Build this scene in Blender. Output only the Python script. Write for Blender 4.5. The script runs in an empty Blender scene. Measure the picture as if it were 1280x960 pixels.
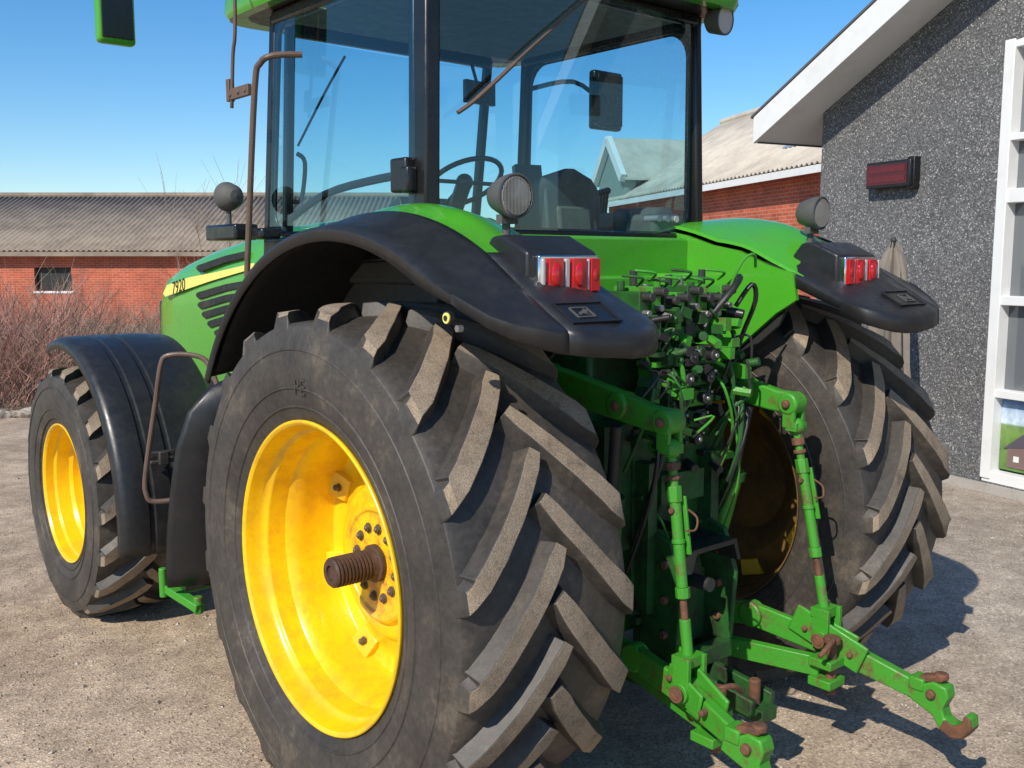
import bpy, math, random
from mathutils import Vector, Matrix, Euler
rnd=random.Random(7)
SC=bpy.context.scene; COL=SC.collection
# ------------------------------------------------------------ materials
def newmat(name):
    m=bpy.data.materials.new(name); m.use_nodes=True; nt=m.node_tree
    return m,nt,nt.nodes["Principled BSDF"]
def noise(nt,scale,detail=4,rough=.6,coord='Object',vec=None):
    n=nt.nodes.new("ShaderNodeTexNoise"); n.inputs["Scale"].default_value=scale; n.inputs["Detail"].default_value=detail; n.inputs["Roughness"].default_value=rough
    if vec is None:
        t=nt.nodes.new("ShaderNodeTexCoord"); vec=t.outputs[coord]
    nt.links.new(vec,n.inputs["Vector"]); return n
def ramp(nt,src,stops):
    r=nt.nodes.new("ShaderNodeValToRGB"); e=r.color_ramp.elements
    e[0].position=stops[0][0]; e[0].color=(*stops[0][1],1); e[1].position=stops[-1][0]; e[1].color=(*stops[-1][1],1)
    for p,c in stops[1:-1]:
        x=e.new(p); x.color=(*c,1)
    nt.links.new(src,r.inputs[0]); return r
def mix(nt,fac,a,b,blend='MIX'):
    m=nt.nodes.new("ShaderNodeMix"); m.data_type='RGBA'; m.blend_type=blend
    for i,x in ((0,fac),(6,a),(7,b)):
        if isinstance(x,(int,float)): m.inputs[i].default_value=x
        elif isinstance(x,tuple): m.inputs[i].default_value=(*x,1)
        else: nt.links.new(x,m.inputs[i])
    return m.outputs[2]
def bump(nt,p,h,strength,dist=.01):
    b=nt.nodes.new("ShaderNodeBump"); b.inputs["Strength"].default_value=strength; b.inputs["Distance"].default_value=dist
    nt.links.new(h,b.inputs["Height"]); nt.links.new(b.outputs[0],p.inputs["Normal"])
def paint(name,c,rough=.35,dirt=(.12,.09,.06),amt=.35,sc=6,metal=0,coat=0,lo=.5,hi=.75,bmp=0):
    m,nt,p=newmat(name)
    n=noise(nt,sc,8,.7); f=ramp(nt,n.outputs[0],[(lo,(0,0,0)),(hi,(amt,)*3)])
    nt.links.new(mix(nt,f.outputs[0],c,dirt),p.inputs["Base Color"])
    n2=noise(nt,sc*3,4,.6); r=ramp(nt,n2.outputs[0],[(.3,(rough*.8,)*3),(.75,(min(1,rough*1.5),)*3)])
    nt.links.new(r.outputs[0],p.inputs["Roughness"]); p.inputs["Metallic"].default_value=metal
    p.inputs["Coat Weight"].default_value=coat
    if bmp: 
        n3=noise(nt,120,3,.6); bump(nt,p,n3.outputs[0],bmp,.003)
    return m
GREEN=paint("green_paint",(.062,.335,.018),.25,(.11,.19,.05),.35,5,coat=.4)
GREENW=paint("worn_green_paint",(.048,.27,.020),.42,(.13,.075,.035),.9,13,lo=.53,hi=.66,bmp=.4)
GREEND=paint("grimy_shaded_green_paint",(.016,.10,.016),.5,(.022,.020,.014),.9,8,lo=.42,hi=.64,bmp=.3)  # grime, with the shade around the rear housing darkened into the green
def rimmat():
    m,nt,p=newmat("yellow_rim_paint")
    tc=nt.nodes.new("ShaderNodeTexCoord");ln=nt.nodes.new("ShaderNodeVectorMath");ln.operation='LENGTH';nt.links.new(tc.outputs['Object'],ln.inputs[0])
    hub=ramp(nt,ln.outputs["Value"],[(0,(1,1,1)),(.13,(.9,.9,.9)),(.26,(.25,.25,.25)),(.42,(.12,.12,.12)),(.5,(.30,.30,.30)),(.62,(.22,.22,.22))])
    n=noise(nt,9,9,.78);r=ramp(nt,n.outputs[0],[(.46,(0,0,0)),(.60,(1,1,1))])
    msk=mix(nt,1.0,hub.outputs[0],r.outputs[0],'MULTIPLY')
    n4=noise(nt,3,5,.6);d=ramp(nt,n4.outputs[0],[(.45,(.90,.56,.003)),(.75,(.78,.44,.012))])
    nt.links.new(mix(nt,msk,d.outputs[0],(.42,.11,.025)),p.inputs["Base Color"])
    p.inputs["Roughness"].default_value=.3;p.inputs["Coat Weight"].default_value=.2
    n5=noise(nt,25,4,.6);bump(nt,p,n5.outputs[0],.08,.004);return m
YELLOW=rimmat()
OCHRE=paint("dusty_shaded_inner_rim",(.20,.105,.02),.7,(.05,.035,.02),.8,7,lo=.4,hi=.7)  # dirty inner rim, its shade also worked into the darker colour
BLACK=paint("black_plastic",(.016,.0162,.0175),.36,(.055,.05,.043),.35,7,bmp=.12)
BLACKG=paint("black_gloss",(.01,.01,.011),.25,(.04,.04,.04),.2)
DARK=paint("dark_metal",(.03,.03,.03),.5,(.08,.05,.03),.6,14,bmp=.3)
ARCHBLK=paint("arch_sheet_black",(.014,.014,.014),.8,(.03,.025,.02),.5,6)  # black sheet added inside the arch to darken it
BOLTM=paint("dirty_bolt_metal",(.13,.10,.075),.5,(.05,.035,.02),.7,30,metal=.3)
RUST=paint("rusty_steel",(.17,.070,.036),.75,(.05,.028,.02),.9,18,lo=.4,hi=.7,bmp=.6)
RUSTD=paint("dark_rusty_shaft",(.085,.042,.026),.6,(.03,.018,.013),.9,22,lo=.4,hi=.7,bmp=.6)
RUSTB=paint("brown_painted_steel",(.12,.075,.055),.5,(.06,.03,.02),.7,12)
STEEL=paint("steel",(.35,.34,.32),.35,(.1,.08,.06),.6,16,metal=.8)
CHROME=paint("chrome",(.70,.70,.70),.15,(.4,.4,.4),.2,metal=1)
RED=paint("red_lens",(.50,.006,.01),.12,(.3,.0,.0),.2,coat=.6)
CLEAR=paint("clear_lens",(.45,.43,.42),.12,(.3,.28,.26),.3,coat=.5)
SEAT=paint("seat_fabric",(.16,.15,.115),.9,(.08,.08,.065),.6,20)
GREY=paint("grey_plastic",(.08,.08,.075),.6,(.05,.05,.05),.5)
GREYL=paint("light_grey_trim",(.15,.15,.14),.6,(.09,.09,.09),.5)
WHITE=paint("white_paint",(.74,.74,.72),.5,(.45,.42,.38),.3,3)
DECAL=paint("decal_yellow",(.80,.70,.16),.4,(.5,.5,.2),.2)
INK=paint("decal_black",(.012,.014,.012),.5)
def tyre_mats():
    m,nt,p=newmat("tyre_rubber")
    n=noise(nt,4,8,.75); n2=noise(nt,45,5,.65)
    a=ramp(nt,n.outputs[0],[(.34,(.030,.0275,.025)),(.56,(.062,.054,.046)),(.76,(.165,.132,.098))])
    b=ramp(nt,n2.outputs[0],[(.3,(.7,.7,.7)),(.8,(1.3,1.25,1.2))])
    nt.links.new(mix(nt,1.0,a.outputs[0],b.outputs[0],'MULTIPLY'),p.inputs["Base Color"])
    p.inputs["Roughness"].default_value=.55; bump(nt,p,n2.outputs[0],.3,.004)
    m2,nt,p=newmat("tyre_lug_face")
    n=noise(nt,7,8,.78); n2=noise(nt,240,3,.7)
    a=ramp(nt,n.outputs[0],[(.30,(.10,.078,.058)),(.45,(.28,.215,.15)),(.75,(.42,.33,.235))])
    b=ramp(nt,n2.outputs[0],[(.35,(.55,.55,.55)),(.65,(1.2,1.2,1.2))])
    nt.links.new(mix(nt,1.0,a.outputs[0],b.outputs[0],'MULTIPLY'),p.inputs["Base Color"])
    p.inputs["Roughness"].default_value=.9; bump(nt,p,n2.outputs[0],.6,.004)
    return m,m2
TYRE,LUG=tyre_mats()
def glassmat(tint=(.66,.84,.88,1),ior=1.75):
    m=bpy.data.materials.new("tinted_glass"); m.use_nodes=True; nt=m.node_tree; nt.nodes.clear()
    o=nt.nodes.new("ShaderNodeOutputMaterial"); t=nt.nodes.new("ShaderNodeBsdfTransparent"); g=nt.nodes.new("ShaderNodeBsdfGlossy")
    t.inputs[0].default_value=tint; g.inputs["Roughness"].default_value=.02; g.inputs[0].default_value=(.85,.95,.95,1)
    geo=nt.nodes.new("ShaderNodeNewGeometry"); mr=nt.nodes.new("ShaderNodeMapRange")
    mr.inputs[3].default_value=ior; mr.inputs[4].default_value=1/ior; nt.links.new(geo.outputs["Backfacing"],mr.inputs[0])
    f=nt.nodes.new("ShaderNodeFresnel"); nt.links.new(mr.outputs[0],f.inputs[0])
    x=nt.nodes.new("ShaderNodeMixShader"); nt.links.new(f.outputs[0],x.inputs[0]); nt.links.new(t.outputs[0],x.inputs[1]); nt.links.new(g.outputs[0],x.inputs[2]); nt.links.new(x.outputs[0],o.inputs[0])
    return m
GLASS=glassmat()
# ------------------------------------------------------------ mesh builder
def V(*a): return Vector(a)
class B:
    def __init__(s,sx=1): s.v=[];s.f=[];s.m=[];s.sx=sx
    def add(s,vs,fs,mat=0,M=None):
        o=len(s.v)
        for p in vs:
            p=Vector(p)
            if M is not None: p=M@p
            s.v.append(Vector((p.x*s.sx,p.y,p.z)))
        for q in fs:
            q=[o+i for i in q]
            if s.sx<0: q=q[::-1]
            s.f.append(q); s.m.append(mat)
    def box(s,c,d,rot=(0,0,0),mat=0):
        x,y,z=[a/2 for a in d]
        vs=[(-x,-y,-z),(x,-y,-z),(x,y,-z),(-x,y,-z),(-x,-y,z),(x,-y,z),(x,y,z),(-x,y,z)]
        fs=[(0,3,2,1),(4,5,6,7),(0,1,5,4),(1,2,6,5),(2,3,7,6),(3,0,4,7)]
        s.add(vs,fs,mat,Matrix.Translation(c)@Euler(rot).to_matrix().to_4x4())
    def bar(s,p0,p1,w,h,mat=0,up=(0,0,1),w1=None,h1=None):
        p0=Vector(p0);p1=Vector(p1);t=(p1-p0).normalized();u=Vector(up);a=t.cross(u)
        if a.length<.01: a=t.cross(Vector((0,1,0)))
        a.normalize();b=a.cross(t).normalized(); w1=w1 or w;h1=h1 or h
        vs=[]
        for p,ww,hh in((p0,w,h),(p1,w1,h1)):
            for i,j in((-1,-1),(1,-1),(1,1),(-1,1)): vs.append(p+a*i*ww/2+b*j*hh/2)
        s.add(vs,[(3,2,1,0),(4,5,6,7),(0,1,5,4),(1,2,6,5),(2,3,7,6),(3,0,4,7)],mat)
    def frame(s,t):
        a=t.cross(Vector((0,0,1)))
        if a.length<.05: a=t.cross(Vector((0,1,0)))
        a.normalize(); return a,a.cross(t).normalized()
    def cyl(s,p0,p1,r0,r1=None,n=20,mat=0):
        p0=Vector(p0);p1=Vector(p1);r1=r0 if r1 is None else r1
        a,b=s.frame((p1-p0).normalized());vs=[]
        for p,r in((p0,r0),(p1,r1)):
            for i in range(n):
                t=2*math.pi*i/n; vs.append(p+a*math.cos(t)*r+b*math.sin(t)*r)
        fs=[(i,(i+1)%n,n+(i+1)%n,n+i) for i in range(n)]+[tuple(range(n))[::-1],tuple(range(n,2*n))]
        s.add(vs,fs,mat)
    def lathe(s,c,ax,prof,n=32,mat=0,caps=False):
        c=Vector(c);ax=Vector(ax).normalized();a,b=s.frame(ax);vs=[]
        for d,r in prof:
            for i in range(n):
                t=2*math.pi*i/n; vs.append(c+ax*d+a*math.cos(t)*r+b*math.sin(t)*r)
        fs=[];k=len(prof)
        for j in range(k-1):
            for i in range(n): fs.append((j*n+i,j*n+(i+1)%n,(j+1)*n+(i+1)%n,(j+1)*n+i))
        if caps: fs+= [tuple(range(n))[::-1],tuple(range((k-1)*n,k*n))]
        s.add(vs,fs,mat)
    def tube(s,pts,r,n=8,mat=0,sub=4,r1=None):
        P=[Vector(p) for p in pts]
        if sub>1 and len(P)>2:
            Q=[]
            for i in range(len(P)-1):
                p0=P[max(i-1,0)];p1=P[i];p2=P[i+1];p3=P[min(i+2,len(P)-1)]
                for j in range(sub):
                    t=j/sub; Q.append(.5*((2*p1)+(p2-p0)*t+(2*p0-5*p1+4*p2-p3)*t*t+(3*p1-p0-3*p2+p3)*t**3))
            Q.append(P[-1]);P=Q
        vs=[];pa=None;k=len(P)
        for i,p in enumerate(P):
            t=(P[min(i+1,k-1)]-P[max(i-1,0)]).normalized()
            if pa is None: a,_=s.frame(t)
            else:
                a=pa-t*pa.dot(t)
                if a.length<1e-4:a,_=s.frame(t)
                a.normalize()
            pa=a;b=a.cross(t); rr=r if r1 is None else r+(r1-r)*i/(k-1)
            for j in range(n):
                q=2*math.pi*j/n; vs.append(p+a*math.cos(q)*rr+b*math.sin(q)*rr)
        fs=[(j*n+i,j*n+(i+1)%n,(j+1)*n+(i+1)%n,(j+1)*n+i) for j in range(k-1) for i in range(n)]
        fs+=[tuple(range(n))[::-1],tuple(range((k-1)*n,k*n))]
        s.add(vs,fs,mat)
    def sphere(s,c,r,n=16,m=8,mat=0,sc=(1,1,1)):
        vs=[];c=Vector(c)
        for j in range(m+1):
            ph=math.pi*j/m
            for i in range(n):
                t=2*math.pi*i/n; vs.append(c+Vector((r*sc[0]*math.sin(ph)*math.cos(t),r*sc[1]*math.sin(ph)*math.sin(t),r*sc[2]*math.cos(ph))))
        s.add(vs,[(j*n+i,(j+1)*n+i,(j+1)*n+(i+1)%n,j*n+(i+1)%n) for j in range(m) for i in range(n)],mat)
    def prism(s,poly,plane,a,b,mat=0,M=None):
        def P(p,h):
            return {'YZ':(h,p[0],p[1]),'XZ':(p[0],h,p[1]),'XY':(p[0],p[1],h)}[plane]
        n=len(poly);vs=[P(p,a) for p in poly]+[P(p,b) for p in poly]
        s.add(vs,[tuple(range(n))[::-1],tuple(range(n,2*n))]+[(i,(i+1)%n,n+(i+1)%n,n+i) for i in range(n)],mat,M)
    def grid(s,rows,mat=0,close=False):
        k=len(rows);n=len(rows[0]);vs=[p for r in rows for p in r]
        fs=[(j*n+i,j*n+i+1,(j+1)*n+i+1,(j+1)*n+i) for j in range(k-1) for i in range(n-1)]
        s.add(vs,fs,mat)
    def text(s,body,M,size=1,depth=.002,mat=0,shear=0):
        c=bpy.data.curves.new("tmp","FONT");c.body=body;c.size=size;c.extrude=depth;c.align_x='CENTER';c.align_y='CENTER';c.shear=shear
        o=bpy.data.objects.new("tmp",c);COL.objects.link(o);bpy.context.view_layer.update()
        me=bpy.data.meshes.new_from_object(o.evaluated_get(bpy.context.evaluated_depsgraph_get()))
        s.add([v.co for v in me.vertices],[tuple(p.vertices) for p in me.polygons],mat,M)
        bpy.data.objects.remove(o);bpy.data.curves.remove(c);bpy.data.meshes.remove(me)
ORG={}
def meta(o,label=None,cat=None,group=None,kind=None):
    if label:o["label"]=label
    if cat:o["category"]=cat
    if group:o["group"]=group
    if kind:o["kind"]=kind
def finish(b,name,mats,parent=None,origin=(0,0,0),bevel=0,ang=35,solid=0,recalc=True,seg=2,**kw):
    import bmesh
    O=Vector(origin); me=bpy.data.meshes.new(name)
    me.from_pydata([tuple(p-O) for p in b.v],[],b.f)
    for m in (mats if isinstance(mats,(list,tuple)) else [mats]): me.materials.append(m)
    me.polygons.foreach_set("material_index",b.m)
    if recalc:
        bm=bmesh.new();bm.from_mesh(me);bmesh.ops.recalc_face_normals(bm,faces=bm.faces);bm.to_mesh(me);bm.free()
    me.polygons.foreach_set("use_smooth",[True]*len(me.polygons)); me.set_sharp_from_angle(angle=math.radians(ang)); me.update()
    o=bpy.data.objects.new(name,me);COL.objects.link(o)
    if solid:
        md=o.modifiers.new("solid","SOLIDIFY");md.thickness=solid;md.offset=0
    if bevel:
        md=o.modifiers.new("bevel","BEVEL");md.width=bevel;md.segments=seg;md.limit_method='ANGLE';md.angle_limit=math.radians(40);md.harden_normals=False
    po=ORG.get(parent.name,V(0,0,0)) if parent else V(0,0,0)
    o.location=O-po; o.parent=parent; ORG[o.name]=O
    meta(o,**kw); return o
def empty(name,origin=(0,0,0),parent=None,rotz=0,**kw):
    o=bpy.data.objects.new(name,None);COL.objects.link(o);o.empty_display_size=.2
    O=Vector(origin);po=ORG.get(parent.name,V(0,0,0)) if parent else V(0,0,0)
    o.location=O-po;o.parent=parent;o.rotation_euler=(0,0,rotz);ORG[o.name]=O if not rotz else V(0,0,0)
    meta(o,**kw);return o
# ------------------------------------------------------------ tractor
T=empty("tractor",label="green farm tractor with yellow rims parked on gravel",cat="tractor")
def tyre(sx,C,R,hw,rb,N,pitchoff,lh=.05,lw=.034,phase=0):
    b=B(sx); cx,cy,cz=C
    k=R/.945
    side=[(.93,rb-.015),(.955,rb+.005),(.99,rb+.03),(1.045,rb+.08*k),(1.072,rb+.17*k),(1.072,rb+.22*k),(1.05,R-.115*k),(1.02,R-.072*k),(.965,R-lh-.010),(.8,R-lh-.004),(.4,R-lh+.001),(0,R-lh+.004)]
    prof=[(-s*hw,r) for s,r in side]+[(s*hw,r) for s,r in side[::-1][1:]]
    n=120;vs=[]
    for s_,r in prof:
        for i in range(n):
            t=2*math.pi*i/n; vs.append((cx+s_,cy+r*math.cos(t),max(.004,cz+r*math.sin(t))))
    K=len(prof)
    b.add(vs,[(j*n+i,(j+1)*n+i,(j+1)*n+(i+1)%n,j*n+(i+1)%n) for j in range(K-1) for i in range(n)])
    for rr,ss in((rb+.045*k,1.012),(rb+.11*k,1.060),(R-.150*k,1.066)):
        for g in(-1,1):
            vs=[]
            for d1,d2 in((-.006,-.004),(-.003,.003),(.003,.003),(.006,-.004)):
                for i in range(n):
                    t=2*math.pi*i/n; vs.append((cx+g*(ss*hw+d2),cy+(rr+d1)*math.cos(t),max(.004,cz+(rr+d1)*math.sin(t))))
            b.add(vs,[(j*n+i,(j+1)*n+i,(j+1)*n+(i+1)%n,j*n+(i+1)%n) for j in range(3) for i in range(n)])
    S=[-.05,.05,.15,.27,.4,.53,.65,.77,.87,.95,1.0,1.035]
    arc=[pitchoff*(max(s,0)**.88) - (0.02 if s<0 else 0) for s in S]
    def tp(s):
        if s<.8: return R+.002-.010*s*s
        return {.87:R-.010,.95:R-.017,1.0:R-.034,1.035:R-.078*k}[s]
    top=[tp(s) for s in S]
    bas=[R-lh-.01]*6+[R-lh-.010,R-lh-.012,R-lh-.016,R-lh-.022,R-.085*k,R-.125*k]
    for g in(-1,1):
        for q in range(N):
            th0=2*math.pi*(q+(0 if g<0 else .5))/N+phase
            vs=[]
            jit=rnd.uniform(-.004,.004)
            for j,s_ in enumerate(S):
                j0=max(j-1,0);j1=min(j+1,len(S)-1)
                ds=(S[j1]-S[j0])*hw;da=arc[j1]-arc[j0];L=math.hypot(ds,da) or 1
                ns,na=-da/L,ds/L
                if s_>.9: ns*=.3;na=math.sqrt(1-ns*ns)
                wt=lw*(.96+.26*max(s_,0)**2+.05*rnd.uniform(-1,1))+jit;wb=wt+.022
                if j==0: wt*=.75
                sc=s_*hw; wear=rnd.uniform(-.002,.001)
                for w_,r_ in((-wb,bas[j]),(-wt,top[j]+wear),(wt,top[j]+wear),(wb,bas[j])):
                    ss=min(sc+ns*w_,hw*1.045) if s_<.95 else sc+ns*w_*.2
                    aa=arc[j]+na*w_; th=th0+aa/R
                    vs.append((cx+g*ss,cy+r_*math.cos(th),max(.003,cz+r_*math.sin(th))))
            M=len(S);f0=[];f1=[]
            for j in range(M-1):
                a=j*4;c=a+4
                f0+=[(a,a+1,c+1,c),(a+2,a+3,c+3,c+2)];f1+=[(a+1,a+2,c+2,c+1)]
            f0+=[(0,3,2,1),((M-1)*4,(M-1)*4+1,(M-1)*4+2,(M-1)*4+3)]
            o=len(b.v);b.add(vs,f0,0)
            for i_,q_ in enumerate(f1):
                qq=[o+x for x in q_]
                if sx<0: qq=qq[::-1]
                b.f.append(qq); b.m.append(1 if i_<M-2 else 0)
    return b
TXL=Matrix(((0,0,-1,0),(-1,0,0,0),(0,1,0,0),(0,0,0,1)))
def bolt_at(b,p,r,h):
    b.cyl(p,p+V(-.005,0,0),r*1.35,n=14);b.cyl(p+V(-.004,0,0),p+V(-h,0,0),r,r*.95,n=12);b.sphere(p+V(-h,0,0),r*.6,10,6)
RW=(-1.062,0,.9186);FW=(-1.155,2.8775,.7014)
for sx in(1,-1):
    O=(RW[0]*sx,0,RW[2]);w=empty("rear_wheel",O,T)
    b=tyre(sx,RW,.957,.330,.56,20,.385,phase=.06,lw=.032,lh=.052)
    if sx==1:
        M=Matrix.Translation((-1.062-.3525,.0,.9186+.675))@TXL
        b.text("PE",M,.080,.0014,0)
    finish(b,"tyre",[TYRE,LUG],w,O,bevel=.009,seg=3,ang=30)
    prof=[(.30,.548),(.318,.558),(.326,.556),(.327,.548),(.318,.538),(.295,.532),(.265,.530),(.25,.522),(.24,.508),(.17,.497),(.145,.478),(.10,.47),(0,.468),(-.03,.46),(-.045,.43),(-.045,.40),(-.03,.36),(-.01,.33),(.0,.305),(.012,.300),(.030,.285),(.036,.27),(.036,.235),(.058,.222),(.064,.212),(.064,.195),(.056,.188),(.056,.05),(.056,.001)]
    back=[(.03,.001),(.03,.25),(-.02,.29),(-.06,.36),(-.06,.43),(-.04,.478),(-.1,.478),(-.145,.486),(-.17,.505),(-.24,.516),(-.26,.53),(-.295,.54),(-.318,.546),(-.326,.556),(-.30,.548)]
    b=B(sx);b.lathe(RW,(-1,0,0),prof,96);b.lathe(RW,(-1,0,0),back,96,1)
    for i in range(8):
        a=2*math.pi*i/8+.5
        Mx=Matrix.Translation(Vector(RW))@Matrix.Rotation(a,4,'X')
        b.add([Mx@Vector(p) for p in [(.03,.395,-.05),(.03,.395,.05),(-.012,.475,.06),(-.012,.475,-.06),(.07,.395,-.05),(.07,.395,.05),(.07,.475,.06),(.07,.475,-.06)]],[(0,1,2,3),(7,6,5,4),(0,4,5,1),(1,5,6,2),(2,6,7,3),(3,7,4,0)])
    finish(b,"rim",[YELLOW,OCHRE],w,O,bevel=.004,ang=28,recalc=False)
    for i in range(12):
        a=2*math.pi*i/12+.15; p=Vector(RW)+Vector((-.056,math.cos(a)*.132,math.sin(a)*.132))
        b=B(sx);bolt_at(b,p,.0145,.013);finish(b,"wheel_bolt",[BOLTM],w,(p.x*sx,p.y,p.z),ang=30)
    for i in range(8):
        a=2*math.pi*i/8+.5; p=Vector(RW)+Vector((.012,math.cos(a)*.432,math.sin(a)*.432))
        b=B(sx);bolt_at(b,p,.013,.02);finish(b,"wheel_bolt",[BOLTM],w,(p.x*sx,p.y,p.z),ang=30)
    b=B(sx);c=Vector(RW)
    b.lathe(c,(-1,0,0),[(.056,.070),(.075,.070),(.08,.060),(.095,.056)]+[x for i in range(10) for x in((.095+i*.0145,.056),(.101+i*.0145,.056),(.103+i*.0145,.050),(.108+i*.0145,.050))]+[(.242,.055),(.250,.048),(.250,.028),(.242,.0275),(.242,.0)],32)
    finish(b,"axle_shaft",[RUSTD],w,O,ang=30,label="rusty ribbed axle end")
for sx in(1,-1):
    O=(FW[0]*sx,FW[1],FW[2]);w=empty("front_wheel",O,T)
    b=tyre(sx,FW,.728,.264,.405,18,.27,lh=.043,lw=.027)
    finish(b,"tyre",[TYRE,LUG],w,O,bevel=.007,ang=30)
    b=B(sx)
    b.lathe(FW,(-1,0,0),[(.235,.392),(.252,.404),(.26,.402),(.258,.394),(.245,.385),(.20,.382),(.19,.37),(.12,.36),(.10,.345),(.0,.34),(-.02,.33),(-.02,.27),(.03,.22),(.04,.17),(.04,.001)],72)
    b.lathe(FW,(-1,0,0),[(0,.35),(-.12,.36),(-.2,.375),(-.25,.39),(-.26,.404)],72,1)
    b.lathe(FW,(-1,0,0),[(.03,.15),(.10,.14),(.11,.12),(.11,.001)],32)
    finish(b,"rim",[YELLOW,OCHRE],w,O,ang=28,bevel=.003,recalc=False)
    for i in range(10):
        a=2*math.pi*i/10; p=Vector(FW)+Vector((-.04,math.cos(a)*.185,math.sin(a)*.185)); b=B(sx);bolt_at(b,p,.013,.02);finish(b,"wheel_bolt",[DARK],w,(p.x*sx,p.y,p.z),ang=30)
# ---- rear fenders
PT=[(1.27*math.cos(math.radians(a)),.92+1.27*math.sin(math.radians(a))) for a in range(28,119,3)]
DK=[(-.596,2.041),(-.75,1.945),(-.88,1.868),(-1.02,1.79),(-1.2,1.69)]
def topz(y):
    P=PT+DK[1:]
    for (a,za),(c,zc) in zip(P,P[1:]):
        if c<=y<=a: return za+(zc-za)*(a-y)/(a-c)
    return P[-1][1]
def drop(x,y=-.4):
    t=min(1,max(0,(x+.95)/.33)); k=.10 if y>-.45 else max(.02,.10-.16*(-.45-y))
    return k*t**1.3*min(1,max(0,(.25-y)/.4))
OC=[(-1.305,-.100),(-1.305,-.062),(-1.298,-.054),(-1.26,-.046),(-1.21,-.034),(-1.15,-.017),(-1.10,.0),(-1.075,.004)]
for sx in(1,-1):
    fe=empty("rear_fender",(-.95*sx,0,1.9),T)
    b=B(sx);rows=[]
    for a in range(35,120,2):
        ca,sa=math.cos(math.radians(a)),math.sin(math.radians(a))
        fade=min(1,max(0,(118-a)/14))
        row=[]
        for x in(-1.09,-1.075,-1.05,-1.02,-.98,-.94,-.90,-.85,-.80,-.74,-.68,-.64,-.625,-.62):
            t=min(1,max(0,(x+1.08)/.14)); up=.042*(t*t*(3-2*t))*fade
            ed=-.012 if x>-.622 else 0
            r=1.270+up; y=r*ca; row.append((x,y,.92+r*sa-drop(x,y)+ed))
        rows.append(row)
    b.grid(rows)
    pan=[(y,topz(y)-drop(-.62,y)+.015*(1 if y>-.4 else 0)) for y in(.9,.6,.3,.15,0,-.15,-.3,-.45,-.58)]
    pan+=[(-.6,1.86),(-.5,1.80),(-.28,1.62),(-.05,1.45),(.9,1.45)]
    b.prism(pan,'YZ',-.62,-.60)
    finish(b,"fender_panel",[GREEN],fe,ang=40)
    b=B(sx);rows=[]
    for a in range(32,115,4):
        ca,sa=math.cos(math.radians(a)),math.sin(math.radians(a))
        rows.append([(x,r*ca,.92+r*sa-drop(x,r*ca)) for x,r in((-1.275,1.190),(-1.20,1.212),(-1.1,1.238),(-.95,1.245),(-.85,1.245),(-.74,1.245),(-.68,1.243),(-.632,1.24))])
    b.grid(rows)
    lp=[(y,z-.05) for y,z in pan[:9]]+[(-.5,1.75),(-.28,1.57),(-.05,1.40),(.0,1.1),(1.1,1.1),(1.1,1.5)]
    b.prism(lp,'YZ',-.640,-.626)
    finish(b,"dark_arch_sheet",[ARCHBLK],fe,solid=.006)
    def Yr(x):
        K=[(-1.31,-.70),(-1.29,-.78),(-1.25,-.855),(-1.18,-.92),(-1.1,-.96),(-1.0,-.985),(-.85,-1.0),(-.76,-.988),(-.70,-.965),(-.65,-.92),(-.62,-.85),(-.61,-.78)]
        for (a,ya),(c,yc) in zip(K,K[1:]):
            if a<=x<=c: return ya+(yc-ya)*(x-a)/(c-a)
        return K[-1][1] if x>-.7 else K[0][1]
    b=B(sx);rows=[]
    for a in range(30,119,2):
        an=math.radians(a); rows.append([(x,(1.27+o)*math.cos(an),.92+(1.27+o)*math.sin(an)) for x,o in OC])
    nx,nz=math.cos(math.radians(118)),math.sin(math.radians(118))
    def deckpt(x,o,fr,y0,dr,dyy):
        yr=Yr(x); y=y0+(yr-y0)*fr; k=(1-fr)
        oo=o*(1-.35*fr)
        if dr: oo=min(oo,dr)
        return (x,y+(o*nx*k if not dr else 0)-dyy,topz(max(y,-1.19))-drop(x,y)+oo*(nz*k+(1-k)))
    FR=[(i/14,0,0) for i in range(1,15)]+[(1,-.008,.008),(1,-.065,.010)]
    for fr,dr,dyy in FR: rows.append([deckpt(x,o,fr,-.596,dr,dyy) for x,o in OC])
    b.grid(rows)
    ic=[(-1.075,.004),(-1.0,.005),(-.92,.005),(-.85,.005),(-.78,.005),(-.72,.005),(-.67,.003),(-.64,-.001),(-.625,-.006),(-.614,-.018),(-.612,-.065)]
    rows=[]
    for fr,dr,dyy in [(0,0,0)]+FR:
        row=[]
        for x,o in ic:
            y0=-.596 if x<-1.0 else -.596+(x+1.0)*.48
            row.append(deckpt(x,o,fr,y0,dr,dyy))
        rows.append(row)
    b.grid(rows)
    finish(b,"fender_extension",[BLACK],fe,solid=.010,ang=38)
    b=B(sx)
    b.prism([(-.50,2.05),(-.54,2.10),(-.60,2.105),(-.70,2.06),(-.722,2.05),(-.722,1.905),(-.5,1.96)],'YZ',-1.01,-.71)
    finish(b,"lamp_housing",[BLACK],fe,bevel=.012,seg=3)
    tl=empty("tail_light",(-.857*sx,-.73,1.98),fe)
    b=B(sx);b.box((-.857,-.733,1.979),(.258,.03,.124)); finish(b,"light_bezel",[CHROME],tl,bevel=.006)
    for x in(-.925,-.825,-.755):
        b=B(sx);b.box((x,-.753,1.979),(.062,.018,.104) if x<-.8 else (.04,.018,.104));b.sphere((x,-.760,1.979),.024 if x<-.8 else .013,sc=(1,.45,1.7));finish(b,"red_lens",[RED],tl,bevel=.005)
    for x,wd in((-.875,.020),(-.974,.014),(-.783,.010)):
        b=B(sx);b.box((x,-.751,1.979),(wd,.016,.1));finish(b,"clear_lens",[CLEAR],tl,bevel=.004)
    e=B(sx); sl=math.atan2(1.945-1.79,.27)
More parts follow.
